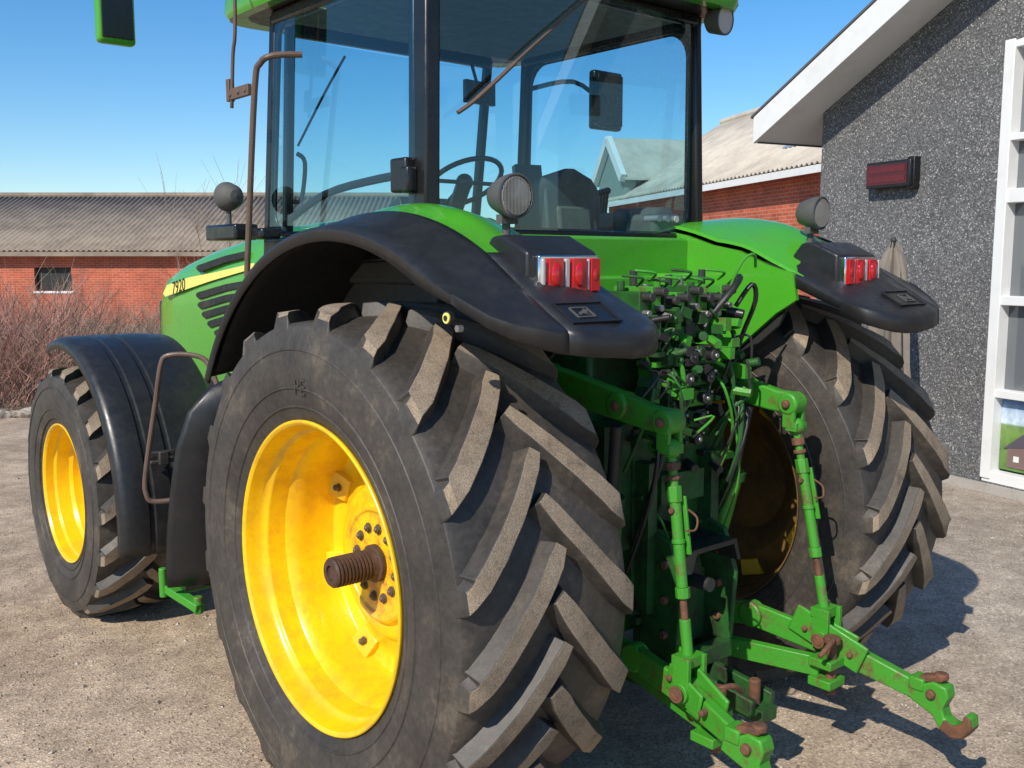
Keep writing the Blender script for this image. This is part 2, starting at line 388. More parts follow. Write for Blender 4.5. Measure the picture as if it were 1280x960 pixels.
    yc=-.90;Mx=Matrix.Translation((-.93,yc,topz(yc)+.009))@Matrix.Rotation(sl,4,'X')
    def rect(w,h,x0=0,y0=0): return [(x0-w/2,y0-h/2),(x0+w/2,y0-h/2),(x0+w/2,y0+h/2),(x0-w/2,y0+h/2)]
    e.prism(rect(.2,.105),'XY',-.004,.003,0,Mx)
    for r_ in (rect(.2,.006,0,.052),rect(.2,.006,0,-.052),rect(.006,.11,.1,0),rect(.006,.11,-.1,0)): e.prism(r_,'XY',.003,.008,1,Mx)
    for r_ in (rect(.07,.005,-.02,.025),rect(.07,.005,-.02,-.025),rect(.005,.05,-.055,0),rect(.005,.05,.015,0)): e.prism(r_,'XY',.003,.007,2,Mx)
    deer=[(-.045,-.012),(-.035,.0),(-.02,.006),(-.008,.012),(-.004,.02),(.0,.012),(.008,.008),(.0,.002),(-.006,-.006),(.002,-.016),(-.01,-.01),(-.025,-.006),(-.034,-.014)]
    e.prism(deer,'XY',.003,.007,2,Mx)
    finish(e,"emblem_plate",[BLACKG,BLACK,GREY],fe,ang=20)
    wl=empty("work_lamp",(-.886*sx,-.51,2.23),T)
    c=V(-.886,-.50,2.235); ax=V(-.06,-1,-.04)
    b=B(sx);b.lathe(c,ax,[(-.09,.001),(-.09,.03),(-.075,.05),(-.03,.066),(.0,.072),(.022,.074),(.024,.069),(.016,.067)],32)
    b.cyl((-.886,-.47,2.17),(-.886,-.47,2.07),.014);b.box((-.886,-.475,2.16),(.07,.03,.03));b.cyl((-.886,-.47,2.11),(-.886,-.47,2.06),.028)
    finish(b,"lamp_shell",[GREY],wl,ang=40)
    b=B(sx);b.lathe(c,ax,[(.015,.067),(.022,.05),(.025,.001)],32)
    for i in range(-10,11):
        h=math.sqrt(max(0,.062**2-(i*.006)**2)); b.box((c.x+i*.006,c.y-.0235,c.z),(.002,.004,2*h))
    finish(b,"lamp_glass",[paint("lamp_lens",(.24,.23,.21),.2,(.12,.11,.10),.5,8,coat=.4)],wl,ang=40)
    if sx==1:
        b=B();p=V(-1.300,-.715,1.858);b.cyl(p,p+V(-.014,0,0),.020);b.cyl(p+V(-.012,0,0),p+V(-.018,0,0),.016,mat=1);b.cyl(p+V(-.016,0,0),p+V(-.021,0,0),.008,mat=0)
        finish(b,"reflector_cap",[INK,DECAL],fe)
        b=B();p=V(-1.298,-.765,1.830);b.cyl(p,p+V(-.018,0,0),.011,n=6);finish(b,"bolt",[STEEL],fe)
# ---- cab
cab=empty("cab",(0,.8,2.1),T)
b=B()
def pil(p0,p1,w,h,m=0): b.bar(p0,p1,w,h,m,up=(0,1,0))
for s in(-1,1):
    k=1 if s<0 else .72
    pil((s*.80,.11,2.05),(s*.77,.13,3.17),.070*k,.085*k)
    if s<0: pil((s*.80,.20,2.05),(s*.775,.21,3.16),.03,.04)
    pil((s*.80,1.44,1.95),(s*.775,1.34,3.16),.045,.06)
    pil((s*.60,1.64,1.95),(s*.62,1.50,3.16),.045,.05)
    b.bar((s*.80,.1,2.10),(s*.80,1.42,2.06),.05,.14);b.bar((s*.80,1.42,2.02),(s*.6,1.62,2.02),.05,.1);b.bar((s*.77,.1,3.145),(s*.775,1.34,3.145),.06,.06)
b.bar((-.8,.09,2.11),(.8,.09,2.11),.06,.09);b.bar((-.77,.12,3.15),(.77,.12,3.15),.05,.05);b.bar((-.6,1.62,2.0),(.6,1.62,2.0),.05,.12);b.bar((-.62,1.48,3.14),(.62,1.48,3.14),.05,.06)
finish(b,"cab_frame",[BLACKG],cab,bevel=.012)
b=B()
b.box((0,.85,1.72),(1.5,1.45,.5)); b.box((-.72,.75,1.98),(.14,1.3,.1));b.box((.72,.75,1.98),(.14,1.3,.1))
finish(b,"cab_floor",[GREY],cab,bevel=.02)
def rr2(x0,x1,z0,z1,r,n=6):
    P=[]
    for cx,cz,a0 in((x1-r,z1-r,0),(x0+r,z1-r,90),(x0+r,z0+r,180),(x1-r,z0+r,270)):
        for i in range(n+1):
            a=math.radians(a0+90*i/n);P.append((cx+r*math.cos(a),cz+r*math.sin(a)))
    return P
def seal(x0,x1,z0,z1,wd,r,conv,name):
    b=B();o=rr2(x0,x1,z0,z1,.01);i_=rr2(x0+wd,x1-wd,z0+wd,z1-wd,r);n=len(o)
    b.add([conv(*p) for p in o]+[conv(*p) for p in i_],[(k,(k+1)%n,n+(k+1)%n,n+k) for k in range(n)]);finish(b,name,[BLACKG],cab,solid=.008)
ry=lambda x:.045+.09*(x/.76)**2-.02
seal(-.765,.765,2.14,3.14,.018,.12,lambda x,z:(x,ry(x)+.012,z),"window_seal")
for s in(-1,1): seal(.17,1.38,2.14,3.13,.02,.12,lambda y,z,s=s:(s*(.805-.02*(z-2.1)),y-.06*(z-2.1)*(y/1.4),z),"window_seal")
b=B();b.grid([[(x,ry(x),z) for x in(-.76,-.5,-.25,0,.25,.5,.76)] for z in(2.15,2.5,2.8,3.13)]);finish(b,"rear_window",[GLASS],cab,recalc=False)
for s in(-1,1):
    b=B();b.grid([[(s*(.815-.02*(z-2.1)),y,z) for y in(.16,.8,1.40-.08*(z-2.1))] for z in(2.15,2.6,3.12)]);finish(b,"door_glass",[GLASS],cab,recalc=False)
    b=B();b.grid([[(s*.79,1.44-.08*(z-2.1),z),(s*.62,1.62-.11*(z-2.1),z)] for z in(2.08,3.12)]);finish(b,"corner_window",[GLASS],cab,recalc=False)
b=B();b.grid([[(x,1.64-.11*(z-2.1)+.05*(1-(x/.6)**2),z) for x in(-.6,-.3,0,.3,.6)] for z in(2.06,2.6,3.12)]);finish(b,"windscreen",[GLASS],cab,recalc=False)
b=B()
def rrect(x,y0,y1,r,n=5):
    P=[]
    for cx,cy,a0 in((x-r,y1-r,0),(-x+r,y1-r,90),(-x+r,y0+r,180),(x-r,y0+r,270)):
        for i in range(n+1):
            a=math.radians(a0+90*i/n);P.append((cx+r*math.cos(a),cy+r*math.sin(a)))
    return P
lay=[(.84,-.02,1.62,3.175),(.90,-.09,1.70,3.17),(.915,-.10,1.72,3.20),(.91,-.09,1.71,3.30),(.86,-.02,1.62,3.38),(.7,.15,1.4,3.42)]
R_=[[(p[0],p[1],z) for p in rrect(x,y0,y1,.16)] for x,y0,y1,z in lay]
vs=[p for r in R_ for p in r];n=len(R_[0])
b.add(vs,[(j*n+i,j*n+(i+1)%n,(j+1)*n+(i+1)%n,(j+1)*n+i) for j in range(5) for i in range(n)]+[tuple(range(5*n,6*n))])
b.add(R_[0],[tuple(range(n))[::-1]],1)
finish(b,"roof",[GREEN,BLACK],cab,ang=40)
b=B();b.box((0,.75,3.155),(1.4,1.2,.03));finish(b,"headliner",[GREYL],cab,bevel=.01)
b=B();b.lathe((.78,-.02,3.13),(.1,-1,-.1),[(-.07,.03),(-.05,.055),(.02,.068),(.03,.068),(.03,.06)],24);b.lathe((.78,-.02,3.13),(.1,-1,-.1),[(.028,.062),(.035,.001)],24,1);finish(b,"roof_lamp",[GREY,CLEAR],cab)
b=B();b.tube([(.0,.0,3.14),(-.3,-.0,2.91),(-.62,.03,2.64)],.006,6);b.tube([(-.45,-.005,2.79),(-.62,.02,2.64),(-.7,.04,2.58)],.009,6);b.cyl((0,.05,3.14),(0,-.02,3.14),.02);finish(b,"wiper",[RUSTB],cab)
b=B();b.box((.4,1.3,2.93),(.22,.03,.12),(0,0,.1));b.tube([(.4,1.32,2.98),(.4,1.38,3.12)],.01);finish(b,"interior_mirror",[BLACKG],cab,bevel=.01)
seat=empty("seat",(.14,.45,1.97),cab)
def seatback(xc,w0,z0,z1,yy,th):
    rows=[]
    for t_ in range(13):
        u=t_/12;z=z0+(z1-z0)*u;k=math.sqrt(max(0,1-max(0,(u-.55)/.45)**2.5)) ;w_=w0*(.85+.15*min(1,u*4))*max(.12,k)
        rows.append([(xc+w_*math.cos(q*math.pi/12),yy-.12*(z-2.2)+th*(.35+.65*math.sin(q*math.pi/12))*max(.3,k),z) for q in range(25)])
    return rows
b=B();b.grid(seatback(.14,.24,1.98,2.44,.33,.10));b.box((.14,.305,2.18),(.32,.05,.34),(-.12,0,0),0);b.box((.14,.28,2.16),(.20,.04,.22),(-.12,0,0),1)
finish(b,"seat_back",[GREY,SEAT],seat,ang=60,bevel=.012)
b=B();b.box((.1,.62,2.02),(.5,.5,.13));finish(b,"seat_cushion",[SEAT],seat,bevel=.05,seg=4)
b=B();b.box((.42,.62,2.24),(.12,.55,.08),(.1,0,0));b.box((.42,.5,2.1),(.1,.2,.25));finish(b,"armrest",[GREYL],seat,bevel=.02,seg=3)
b=B();b.box((.60,.5,2.12),(.22,.8,.25),(.0,0,0));b.box((.62,.3,2.25),(.14,.3,.06));finish(b,"control_console",[GREYL],cab,bevel=.03,seg=3)
b=B();b.box((-.55,.35,2.10),(.3,.4,.2));finish(b,"storage_box",[GREY],cab,bevel=.03,seg=3)
for i in range(3):
    b=B();b.cyl((.50+.06*i,.165,2.22),(.50+.06*i,.08,2.22),.016,n=14);finish(b,"socket",[CLEAR],cab)
for i in range(4):
    b=B();b.tube([(.56+.03*i,.5+.05*i,2.2),(.56+.03*i,.48+.05*i,2.36)],.008,6);b.sphere((.56+.03*i,.48+.05*i,2.37),.018);finish(b,"lever",[BLACKG],cab)
b=B();b.box((.62,1.15,2.45),(.16,.05,.2),(-.2,0,-.3));b.tube([(.62,1.2,2.45),(.66,1.3,2.2)],.012);finish(b,"monitor",[BLACKG],cab,bevel=.01)
b=B()
c=V(.08,1.02,2.42);q=Euler((math.radians(-32),0,0)).to_matrix().to_4x4()
ring=[Matrix.Translation(c)@q@V(.2*math.cos(t*math.pi/16),.2*math.sin(t*math.pi/16),0) for t in range(33)]
b.tube(ring,.014,8,sub=1);b.tube([ring[0],c,ring[16]],.012,6,sub=1);b.tube([ring[8],c],.012,6,sub=1);b.sphere(c,.045)
b.tube([c,(.08,1.3,1.95)],.04,10,sub=1);b.box((.08,1.35,2.2),(.35,.12,.3),(-.4,0,0));b.box((.3,1.45,2.1),(.5,.2,.3))
finish(b,"steering_wheel",[BLACKG],cab,bevel=.005)
b=B();b.box((-.845,.2,2.35),(.05,.11,.13));b.box((-.85,.15,2.33),(.05,.05,.1));finish(b,"door_latch",[BLACKG],cab,bevel=.01)
b=B();b.tube([(-.76,1.24,2.3),(-.72,1.24,2.32),(-.72,1.20,2.48),(-.76,1.20,2.52)],.011,8);finish(b,"door_handle",[BLACKG],cab)
b=B();b.tube([(-.78,1.3,2.2),(-.76,.95,2.32),(-.76,.5,2.36),(-.77,.25,2.36)],.018,8);finish(b,"door_rail",[BLACK],cab)
b=B();b.tube([(-.78,1.15,2.55),(-.78,.9,2.75),(-.78,.72,2.88)],.006,6);finish(b,"door_wiper",[BLACK],cab)
for (x,y,z,w_,h_) in((-1.315,1.9,3.24,.18,.38),(1.3,1.2,2.97,.24,.34)):
    mo=empty("mirror",(x,y,z),T)
    b=B();b.box((x,y+.03,z),(w_,.06,h_));finish(b,"mirror_housing",[GREEN if x<0 else BLACKG],mo,bevel=.02,seg=3)
    b=B();b.box((x,y-.006,z),(w_-.035,.016,h_-.05));finish(b,"mirror_glass",[BLACKG],mo,bevel=.002)
    b=B();b.tube([(x,y+.06,z+.1),(x+.1,y+.05,z+.3),(-.85,1.5,3.45)] if x<0 else [(x,y+.06,z),(1.1,1.3,z+.1),(.8,1.35,3.0)],.014,8);finish(b,"mirror_arm",[BLACK],mo)
b=B();b.tube([(-1.0,1.26,1.95),(-1.0,1.22,2.2),(-1.0,1.12,2.78),(-.99,1.08,2.88),(-.95,1.03,2.91),(-.84,.98,2.92)],.014,10);finish(b,"grab_rail",[RUSTB],T,label="brown painted grab rail beside the cab")
b=B();b.box((-1.0,1.28,2.78),(.02,.22,.05));b.box((-1.0,1.37,2.80),(.03,.03,.1));b.tube([(-1.0,1.36,2.72),(-1.0,1.33,2.95),(-1.0,1.30,3.05),(-1.0,1.28,3.35)],.009,8)
for y in(1.2,1.27,1.35): b.cyl((-1.015,y,2.78),(-.98,y,2.78),.012,n=6)
finish(b,"mirror_bracket",[RUSTB],T,bevel=.003)
b=B();b.box((-.95,1.52,2.16),(.12,.34,.075));b.box((-.9,1.3,2.15),(.1,.2,.05));finish(b,"marker_light",[BLACKG],T,bevel=.012)
b=B();b.lathe((-.96,1.5,2.33),(-.1,1,0),[(-.06,.001),(-.055,.03),(-.03,.055),(.02,.07),(.03,.07)],24);b.cyl((-.96,1.52,2.27),(-.96,1.52,2.18),.012);finish(b,"work_lamp",[GREY],T)
# ---- hood
hd=empty("hood",(0,2.8,1.8),T)
st=[(1.62,2.23,.46,1.35),(2.0,2.22,.46,1.30),(2.6,2.155,.455,1.27),(3.1,2.09,.45,1.27),(3.55,2.01,.44,1.30),(3.85,1.935,.42,1.33),(4.0,1.85,.38,1.38),(4.08,1.72,.32,1.42)]
b=B();rows=[]
for y,zt,hw,zb in st:
    half=[(hw,zb),(hw+.005,zb+.25*(zt-zb)),(hw,zb+.7*(zt-zb)),(hw-.012,zt-.10),(hw-.04,zt-.045),(hw-.10,zt-.005),(hw*.4,zt+.025),(0,zt+.03)]
    rows.append([(-x,y,z) for x,z in half]+[(x,y,z) for x,z in half[::-1][1:]])
b.grid(rows); k=len(rows[-1]); b.add(rows[-1],[tuple(range(k))])
finish(b,"hood_shell",[GREEN],hd,ang=50)
b=B();P=[(2.3,2.015),(2.3,1.985),(2.9,1.905),(3.25,1.852),(3.68,1.785),(3.72,1.805),(3.64,1.865),(3.25,1.922),(2.9,1.952)]
b.prism(P,'YZ',-.4655,-.461);finish(b,"hood_stripe",[DECAL],hd)
b=B();M=Matrix.Translation((-.4672,3.44,1.856))@Matrix.Rotation(math.radians(-9),4,'X')@TXL
b.text("7920",M,.115,.0012,0,.2);finish(b,"model_number",[INK],hd)
for i,(y0,y1,z) in enumerate([(2.40,3.14,2.085),(2.40,3.16,1.915),(2.40,3.14,1.85),(2.40,3.08,1.785),(2.40,3.00,1.72),(2.40,2.90,1.655)]):
    dz=-.12*(y1-y0);b=B()
    b.prism([(y0,z),(y0,z-.040),(y0+.3,z-.043+dz*.3),(y1-.05,z-.040+dz),(y1-.01,z-.026+dz),(y1,z-.010+dz),(y1-.03,z+.004+dz),(y0+.3,z+.004+dz*.35)],'YZ',-.466,-.44)
    finish(b,"hood_vent",[INK],hd,bevel=.003)
b=B();b.box((0,4.0,1.5),(.74,.16,.5));b.box((0,3.4,1.15),(.6,1.2,.3));finish(b,"grille",[BLACK],hd,bevel=.03)
# ---- chassis
b=B();b.box((0,1.6,.95),(.55,3.0,.6));b.box((0,.0,.95),(.50,.75,.85));b.cyl((-.75,0,.92),(.75,0,.92),.17,n=28);b.cyl((-.45,0,.92),(.45,0,.92),.26,n=28)
b.box((0,-.1,1.5),(.65,.40,.45));b.box((0,.15,1.85),(1.22,.3,.45))
b.box((0,3.4,.85),(.45,1.0,.4))
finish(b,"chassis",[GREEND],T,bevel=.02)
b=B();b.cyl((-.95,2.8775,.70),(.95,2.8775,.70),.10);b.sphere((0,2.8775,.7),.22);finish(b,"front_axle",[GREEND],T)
b=B();b.box((0,.02,2.02),(1.24,.05,.22));b.box((0,-.01,1.90),(1.2,.04,.12));b.box((-.45,-.06,1.88),(.28,.10,.2));b.box((.47,-.06,1.86),(.25,.10,.22));finish(b,"rear_panel",[GREEN],T,bevel=.015,seg=3)
b=B();b.box((-.72,1.45,1.0),(.45,.7,.8));finish(b,"fuel_tank",[BLACK],T,bevel=.05,seg=3)
b=B();rows=[]
for z,xo in((1.52,-1.10),(1.46,-1.24),(1.36,-1.33),(1.2,-1.38),(1.0,-1.40),(.8,-1.41),(.62,-1.41),(.54,-1.40)):
    rows.append([(xo+(-.9-xo)*u,1.08+.16*((1.45-z)/.9)+.10*(1-u)**3,z) for u in(0,.05,.12,.25,.45,.7,1)])
b.grid(rows);finish(b,"mud_flap",[BLACK],T,solid=.014,ang=50)
b=B();b.box((-1.15,1.5,.50),(.30,.22,.03));finish(b,"step",[DARK],T,bevel=.005)
b=B();b.bar((-1.36,1.45,.50),(-1.30,1.22,.45),.05,.04);b.cyl((-1.38,1.45,.46),(-1.38,1.45,.60),.018);b.cyl((-1.3,1.24,.42),(-1.3,1.24,.50),.022);b.bar((-1.36,1.42,.49),(-.9,1.45,.49),.05,.04);finish(b,"step_bracket",[GREENW],T,bevel=.005)
b=B();b.tube([(-1.05,1.5,1.40),(-1.07,1.57,1.53),(-1.12,1.62,1.57),(-1.22,1.69,1.57),(-1.25,1.71,1.52),(-1.27,1.74,1.35),(-1.315,1.80,.98),(-1.316,1.80,.88),(-1.29,1.79,.84),(-1.19,1.75,.84)],.013,10);finish(b,"step_handrail",[RUSTB],T,label="bent brown handrail beside the steps")
for sx in(1,-1):
    b=B(sx);rows=[]
    for a in range(72,193,4):
        an=math.radians(a);row=[]
        for x,o in[(-1.385,-.055),(-1.382,-.025),(-1.372,-.008),(-1.35,.002),(-1.27,.008),(-1.25,.008),(-1.243,-.002),(-1.215,-.002),(-1.208,.009),(-1.13,.009),(-1.123,-.002),(-1.095,-.002),(-1.088,.009),(-.98,.008),(-.90,.004),(-.80,-.004),(-.78,-.03)]:
            r=.885+o+.02*max(0,(a-150)/40); row.append((x,FW[1]+r*math.cos(an),FW[2]+r*math.sin(an)))
        rows.append(row)
    b.grid(rows);finish(b,"front_fender",[BLACK],T,solid=.012,ang=38)
    b=B(sx);b.tube([(-1.15,2.2,1.2),(-1.0,2.3,1.0),(-.9,2.8,.8)],.025);finish(b,"fender_support",[DARK],T)
b=B();b.box((-1.17,1.965,1.04),(.13,.03,.03));b.box((-1.17,1.965,1.0),(.13,.03,.02));b.box((-1.17,1.95,1.02),(.05,.04,.07));finish(b,"fender_buckle",[DARK],T,bevel=.006)
# ---- rear linkage
def boss(b,c,r,l,mat=0,n=20): c=Vector(c);b.cyl(c-V(l/2,0,0),c+V(l/2,0,0),r,n=n,mat=mat)
ends={-1:dict(arm=(-.42,-.79,1.47),low=(-.43,-.92,.55),end=(-.52,-1.25,.47)),1:dict(arm=(.42,-.72,1.45),low=(.43,-.92,.52),end=(.49,-1.34,.385))}
for s in(-1,1):
    E=ends[s]
    b=B();a=V(*E['arm'])
    y0,z0=-.12,1.54
    prof=[(y0+.07,z0+.055),(y0,z0+.085),(y0-.15,z0+.07),(a.y+.22,a.z+.085),(a.y+.06,a.z+.048),(a.y,a.z+.046),(a.y-.04,a.z+.02),(a.y-.04,a.z-.02),(a.y,a.z-.044),(a.y+.10,a.z-.038),(a.y+.24,a.z-.02),(y0-.15,z0-.05),(y0,z0-.08),(y0+.07,z0-.055)]
    b.prism(prof,'YZ',a.x-.026,a.x+.026)
    boss(b,(a.x,a.y,a.z),.046,.085);boss(b,(s*.4,-.12,1.54),.08,.12);boss(b,(a.x,a.y+.22,a.z+.035),.048,.08)
    b.cyl(a-V(.060,0,0),a+V(.060,0,0),.018,mat=1);b.cyl(V(a.x-.052,a.y+.22,a.z+.035),V(a.x+.052,a.y+.22,a.z+.035),.018,mat=1)
    finish(b,"lift_arm",[GREENW,RUST],T,bevel=.010,seg=3)
    b=B();l=V(*E['low']);d=(l-a)
    t=lambda k:a+d*k
    b.box(t(.035)+V(-.030,0,0),(.016,.055,.13));b.box(t(.035)+V(.030,0,0),(.016,.055,.13));b.box(t(.10),(.074,.052,.035));b.sphere(t(.10),.036)
    b.cyl(t(.09),t(.30),.016);b.cyl(t(.15),t(.18),.027,mat=1,n=8);b.cyl(t(.20),t(.215),.026,mat=1,n=8);b.cyl(t(.24),t(.30),.026,n=6)
    b.cyl(t(.30),t(.62),.020);b.cyl(t(.44),t(.455),.024,n=12);b.cyl(t(.62),t(.66),.026,n=8);b.cyl(t(.66),t(.90),.013,mat=1);b.cyl(t(.74),t(.90),.020)
    b.bar(t(.28)+V(.028,-.01,0),t(.50)+V(.030,-.012,0),.010,.03);b.cyl(t(.33)+V(-.03,0,0),t(.33)+V(.05,0,0),.010,mat=1)
    b.tube([t(.33)+V(.038,-.02,0),t(.36)+V(.055,-.045,0),t(.40)+V(.035,-.05,0),t(.40)+V(.0,-.035,0)],.0045,6,mat=1)
    b.box(t(.955)+V(-.042,0,0),(.018,.07,.16));b.box(t(.955)+V(.042,0,0),(.018,.07,.16));b.box(t(.89),(.102,.065,.04));boss(b,t(1.0),.036,.13);b.cyl(t(1.0)-V(.085,0,0),t(1.0)+V(.085,0,0),.018,mat=1);b.cyl(t(1.0)-V(.082,0,0),t(1.0)-V(.074,0,0),.030,mat=1)
    finish(b,"lift_rod",[GREENW,RUST],T,bevel=.005)
    b=B();e=V(*E['end']);dr=(e-l).normalized()
    b.bar((s*.27,-.05,.50),(s*.36,-.60,.545),.03,.10);b.bar((s*.36,-.60,.545),l+V(0,0,-.03),.035,.10);b.bar(l+V(0,0,-.03),e-dr*.06,.044,.10,h1=.072)
    boss(b,(s*.36,-.60,.545),.055,.055)
    b.bar(l-dr*.14+V(-s*.033,0,.02),l+dr*.17+V(-s*.033,0,.0),.016,.12);b.bar(l-dr*.10+V(s*.033,0,.0),l+dr*.10+V(s*.033,0,.0),.014,.10)
    for k in(-.08,.02,.12): b.cyl(l+dr*k+V(-.055,0,0),l+dr*k+V(.055,0,0),.014,n=6,mat=1)
    ang=math.atan2(dr.z,-dr.y)
    claw=[(-.10,-.04),(.02,-.048),(.06,-.078),(.11,-.085),(.15,-.058),(.165,-.008),(.145,.032),(.122,.028),(.124,-.008),(.10,-.034),(.065,-.03),(.045,.0),(.05,.050),(.03,.082),(-.02,.075),(-.05,.045),(-.10,.038)]
    cl=[(e.y-(p[0]*math.cos(ang)-p[1]*math.sin(ang)),e.z+p[0]*math.sin(ang)+p[1]*math.cos(ang)) for p in claw]
    b.prism(cl,'YZ',e.x-.032,e.x+.032,0)
    tip=[cl[i] for i in(2,3,4,5,6,7,8,9,10)];b.prism([(y,z-.001) for y,z in tip],'YZ',e.x-.035,e.x+.035,1)
    b.box((e.x,e.y+.01,e.z+.082),(.05,.09,.028),(-.3,0,0),1);b.cyl((e.x-.05,e.y,e.z+.03),(e.x+.05,e.y,e.z+.03),.018,mat=1);b.cyl((e.x,e.y-.02,e.z+.085),(e.x,e.y-.02,e.z+.11),.026,mat=1)
    b.box((e.x,e.y+.06,e.z+.05),(.075,.06,.05))
    finish(b,"lower_link",[GREENW,RUST],T,bevel=.008,seg=2,label="worn green lower link with rusty claw end")
    b=B();b.bar((s*.22,-.45,.42),(s*.36,-.93,.42),.04,.08);b.box((s*.36,-.96,.45),(.11,.10,.035));b.box((s*.36,-.96,.37),(.11,.10,.035));b.cyl((s*.36,-.98,.32),(s*.36,-.98,.54),.020,mat=1);b.cyl((s*.36,-.98,.53),(s*.36,-.98,.555),.034,mat=1);b.tube([(s*.36,-.98,.545),(s*.31,-1.01,.555),(s*.24,-1.0,.51)],.011,8,mat=1)
    finish(b,"stabiliser_block",[GREENW,RUST],T,bevel=.008)
b=B()
b.box((0,-.38,1.0),(.46,.14,.75));b.box((0,-.45,.62),(.30,.12,.30));b.box((-.19,-.46,.95),(.05,.12,.6));b.box((.19,-.46,.95),(.05,.12,.6));b.box((0,-.45,.38),(.40,.3,.08));b.cyl((0,-.45,.76),(0,-.52,.76),.12,n=28);b.box((0,-.46,1.13),(.26,.10,.12))
for k in range(26):
    x=rnd.uniform(-.22,.22);z=rnd.uniform(.45,1.25);b.cyl((x,-.44,z),(x,-.47-rnd.random()*.03,z),rnd.uniform(.010,.018),n=6,mat=rnd.choice([0,1,2]))
b.box((-.30,-.33,1.15),(.16,.22,.5));b.box((.30,-.33,1.1),(.14,.18,.4))
b.cyl((-.42,-.12,1.54),(.42,-.12,1.54),.07)
for s in(-1,1):
    b.cyl((s*.33,-.42,.85),(s*.37,-.47,1.12),.045,mat=3);b.cyl((s*.37,-.47,1.12),(s*.40,-.52,1.42),.022,mat=2);b.cyl((s*.37,-.47,1.10),(s*.375,-.475,1.14),.052,mat=0)
b.bar((0,-.3,.33),(0,-.95,.33),.09,.05)
for k in range(110):
    x=rnd.uniform(-.27,.30);z=1.84-abs(rnd.gauss(0,.30));y=-.46-rnd.random()*.12
    if z<.8: continue
    if rnd.random()<.45: b.box((x,y,z),(rnd.uniform(.02,.07),.10,rnd.uniform(.02,.06)),(0,rnd.choice([0,0,.3,-.5]),0),rnd.choice([0,0,1,3]))
    elif rnd.random()<.6: b.cyl((x,y,z),(x+rnd.uniform(-.04,.04),y-.06,z+rnd.uniform(-.02,.02)),rnd.uniform(.009,.020),n=rnd.choice([6,12]),mat=rnd.choice([0,0,1,2,3]))
    else: b.tube([(x,y,z),(x+rnd.uniform(-.06,.06),y-.05,z+rnd.uniform(-.03,.03)),(x+rnd.uniform(-.1,.1),y-.03,z-rnd.uniform(.03,.14))],.0055,6,mat=rnd.choice([0,3,2]))
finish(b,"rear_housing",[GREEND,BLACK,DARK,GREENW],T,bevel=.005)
b=B()
for s in(-1,1):
    b.prism([(-.50,.98),(-.60,.95),(-.66,.78),(-.64,.50),(-.56,.36),(-.45,.36),(-.45,.98)],'YZ',s*.165-.012,s*.165+.012)
    for z in(.86,.72,.58,.46): b.cyl((s*.165-.03,-.58,z),(s*.165+.03,-.58,z),.018,n=8,mat=1)
b.box((0,-.62,.46),(.33,.06,.07));b.box((0,-.58,.90),(.33,.03,.06));b.bar((-.06,-.60,.40),(-.06,-.92,.36),.03,.07);b.bar((.06,-.60,.40),(.06,-.92,.36),.03,.07);b.cyl((0,-.88,.30),(0,-.88,.45),.022,mat=1)
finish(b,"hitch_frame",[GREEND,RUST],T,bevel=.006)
b=B();b.cyl((0,-.5,.76),(0,-.66,.76),.028,n=12);b.cyl((0,-.52,.76),(0,-.54,.76),.08);finish(b,"pto_shaft",[DARK],T)
b=B();b.prism([(-.16,.84),(-.13,.93),(.13,.93),(.16,.84),(.14,.84),(.115,.91),(-.115,.91),(-.14,.84)],'XZ',-.68,-.5);finish(b,"pto_guard",[BLACK],T)
for i in range(5):
    for j in range(2):
        x=-.08+.125*j;z=1.66-.085*i;y=-.58+.018*i
        b=B();b.box((x,y+.09,z),(.115,.18,.070));b.box((x,y+.01,z),(.09,.03,.06));b.cyl((x,y+.02,z),(x,y-.035,z),.021,n=14,mat=1);b.cyl((x,y-.03,z),(x,y-.042,z),.024,n=14,mat=2);b.cyl((x,y-.04,z),(x,y-.052,z),.010,n=10,mat=3 if (i+j)%2 else 1);b.cyl((x+.045,y+.03,z+.02),(x+.045,y-.03,z+.02),.008,n=6,mat=3);b.cyl((x-.045,y+.03,z-.01),(x-.045,y-.02,z-.01),.011,n=6)
        b.box((x,y+.0,z+.034),(.05,.06,.010),mat=1)
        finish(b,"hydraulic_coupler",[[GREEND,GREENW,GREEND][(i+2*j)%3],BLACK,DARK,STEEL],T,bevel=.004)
for i in range(8):
    x=-.28+.068*i;zz=1.86+.02*math.sin(i*2)
    b=B();b.box((x,-.44,zz),(.05,.2,.10));b.cyl((x,-.53,zz+.03),(x,-.585,zz+.03),.017,n=12,mat=1);b.cyl((x,-.53,zz-.03),(x,-.57,zz-.03),.014,n=6,mat=2);b.cyl((x,-.42,zz+.05),(x,-.42,zz+.09+.02*(i%2)),.015,n=10,mat=i%3)
    b.tube([(x,-.50,zz+.07),(x-.02,-.55,zz+.10),(x-.08,-.50,zz+.11)],.006,6,mat=0)
    finish(b,"valve_section",[GREENW if i%2 else GREEND,DARK,STEEL],T,bevel=.004)
b=B();b.box((-.04,-.36,1.77),(.6,.2,.08));b.box((0,-.48,1.75),(.36,.12,.05));finish(b,"valve_base",[GREEND],T,bevel=.006)
HM=[BLACK,GREEND,GREENW,GREEND,BLACK]
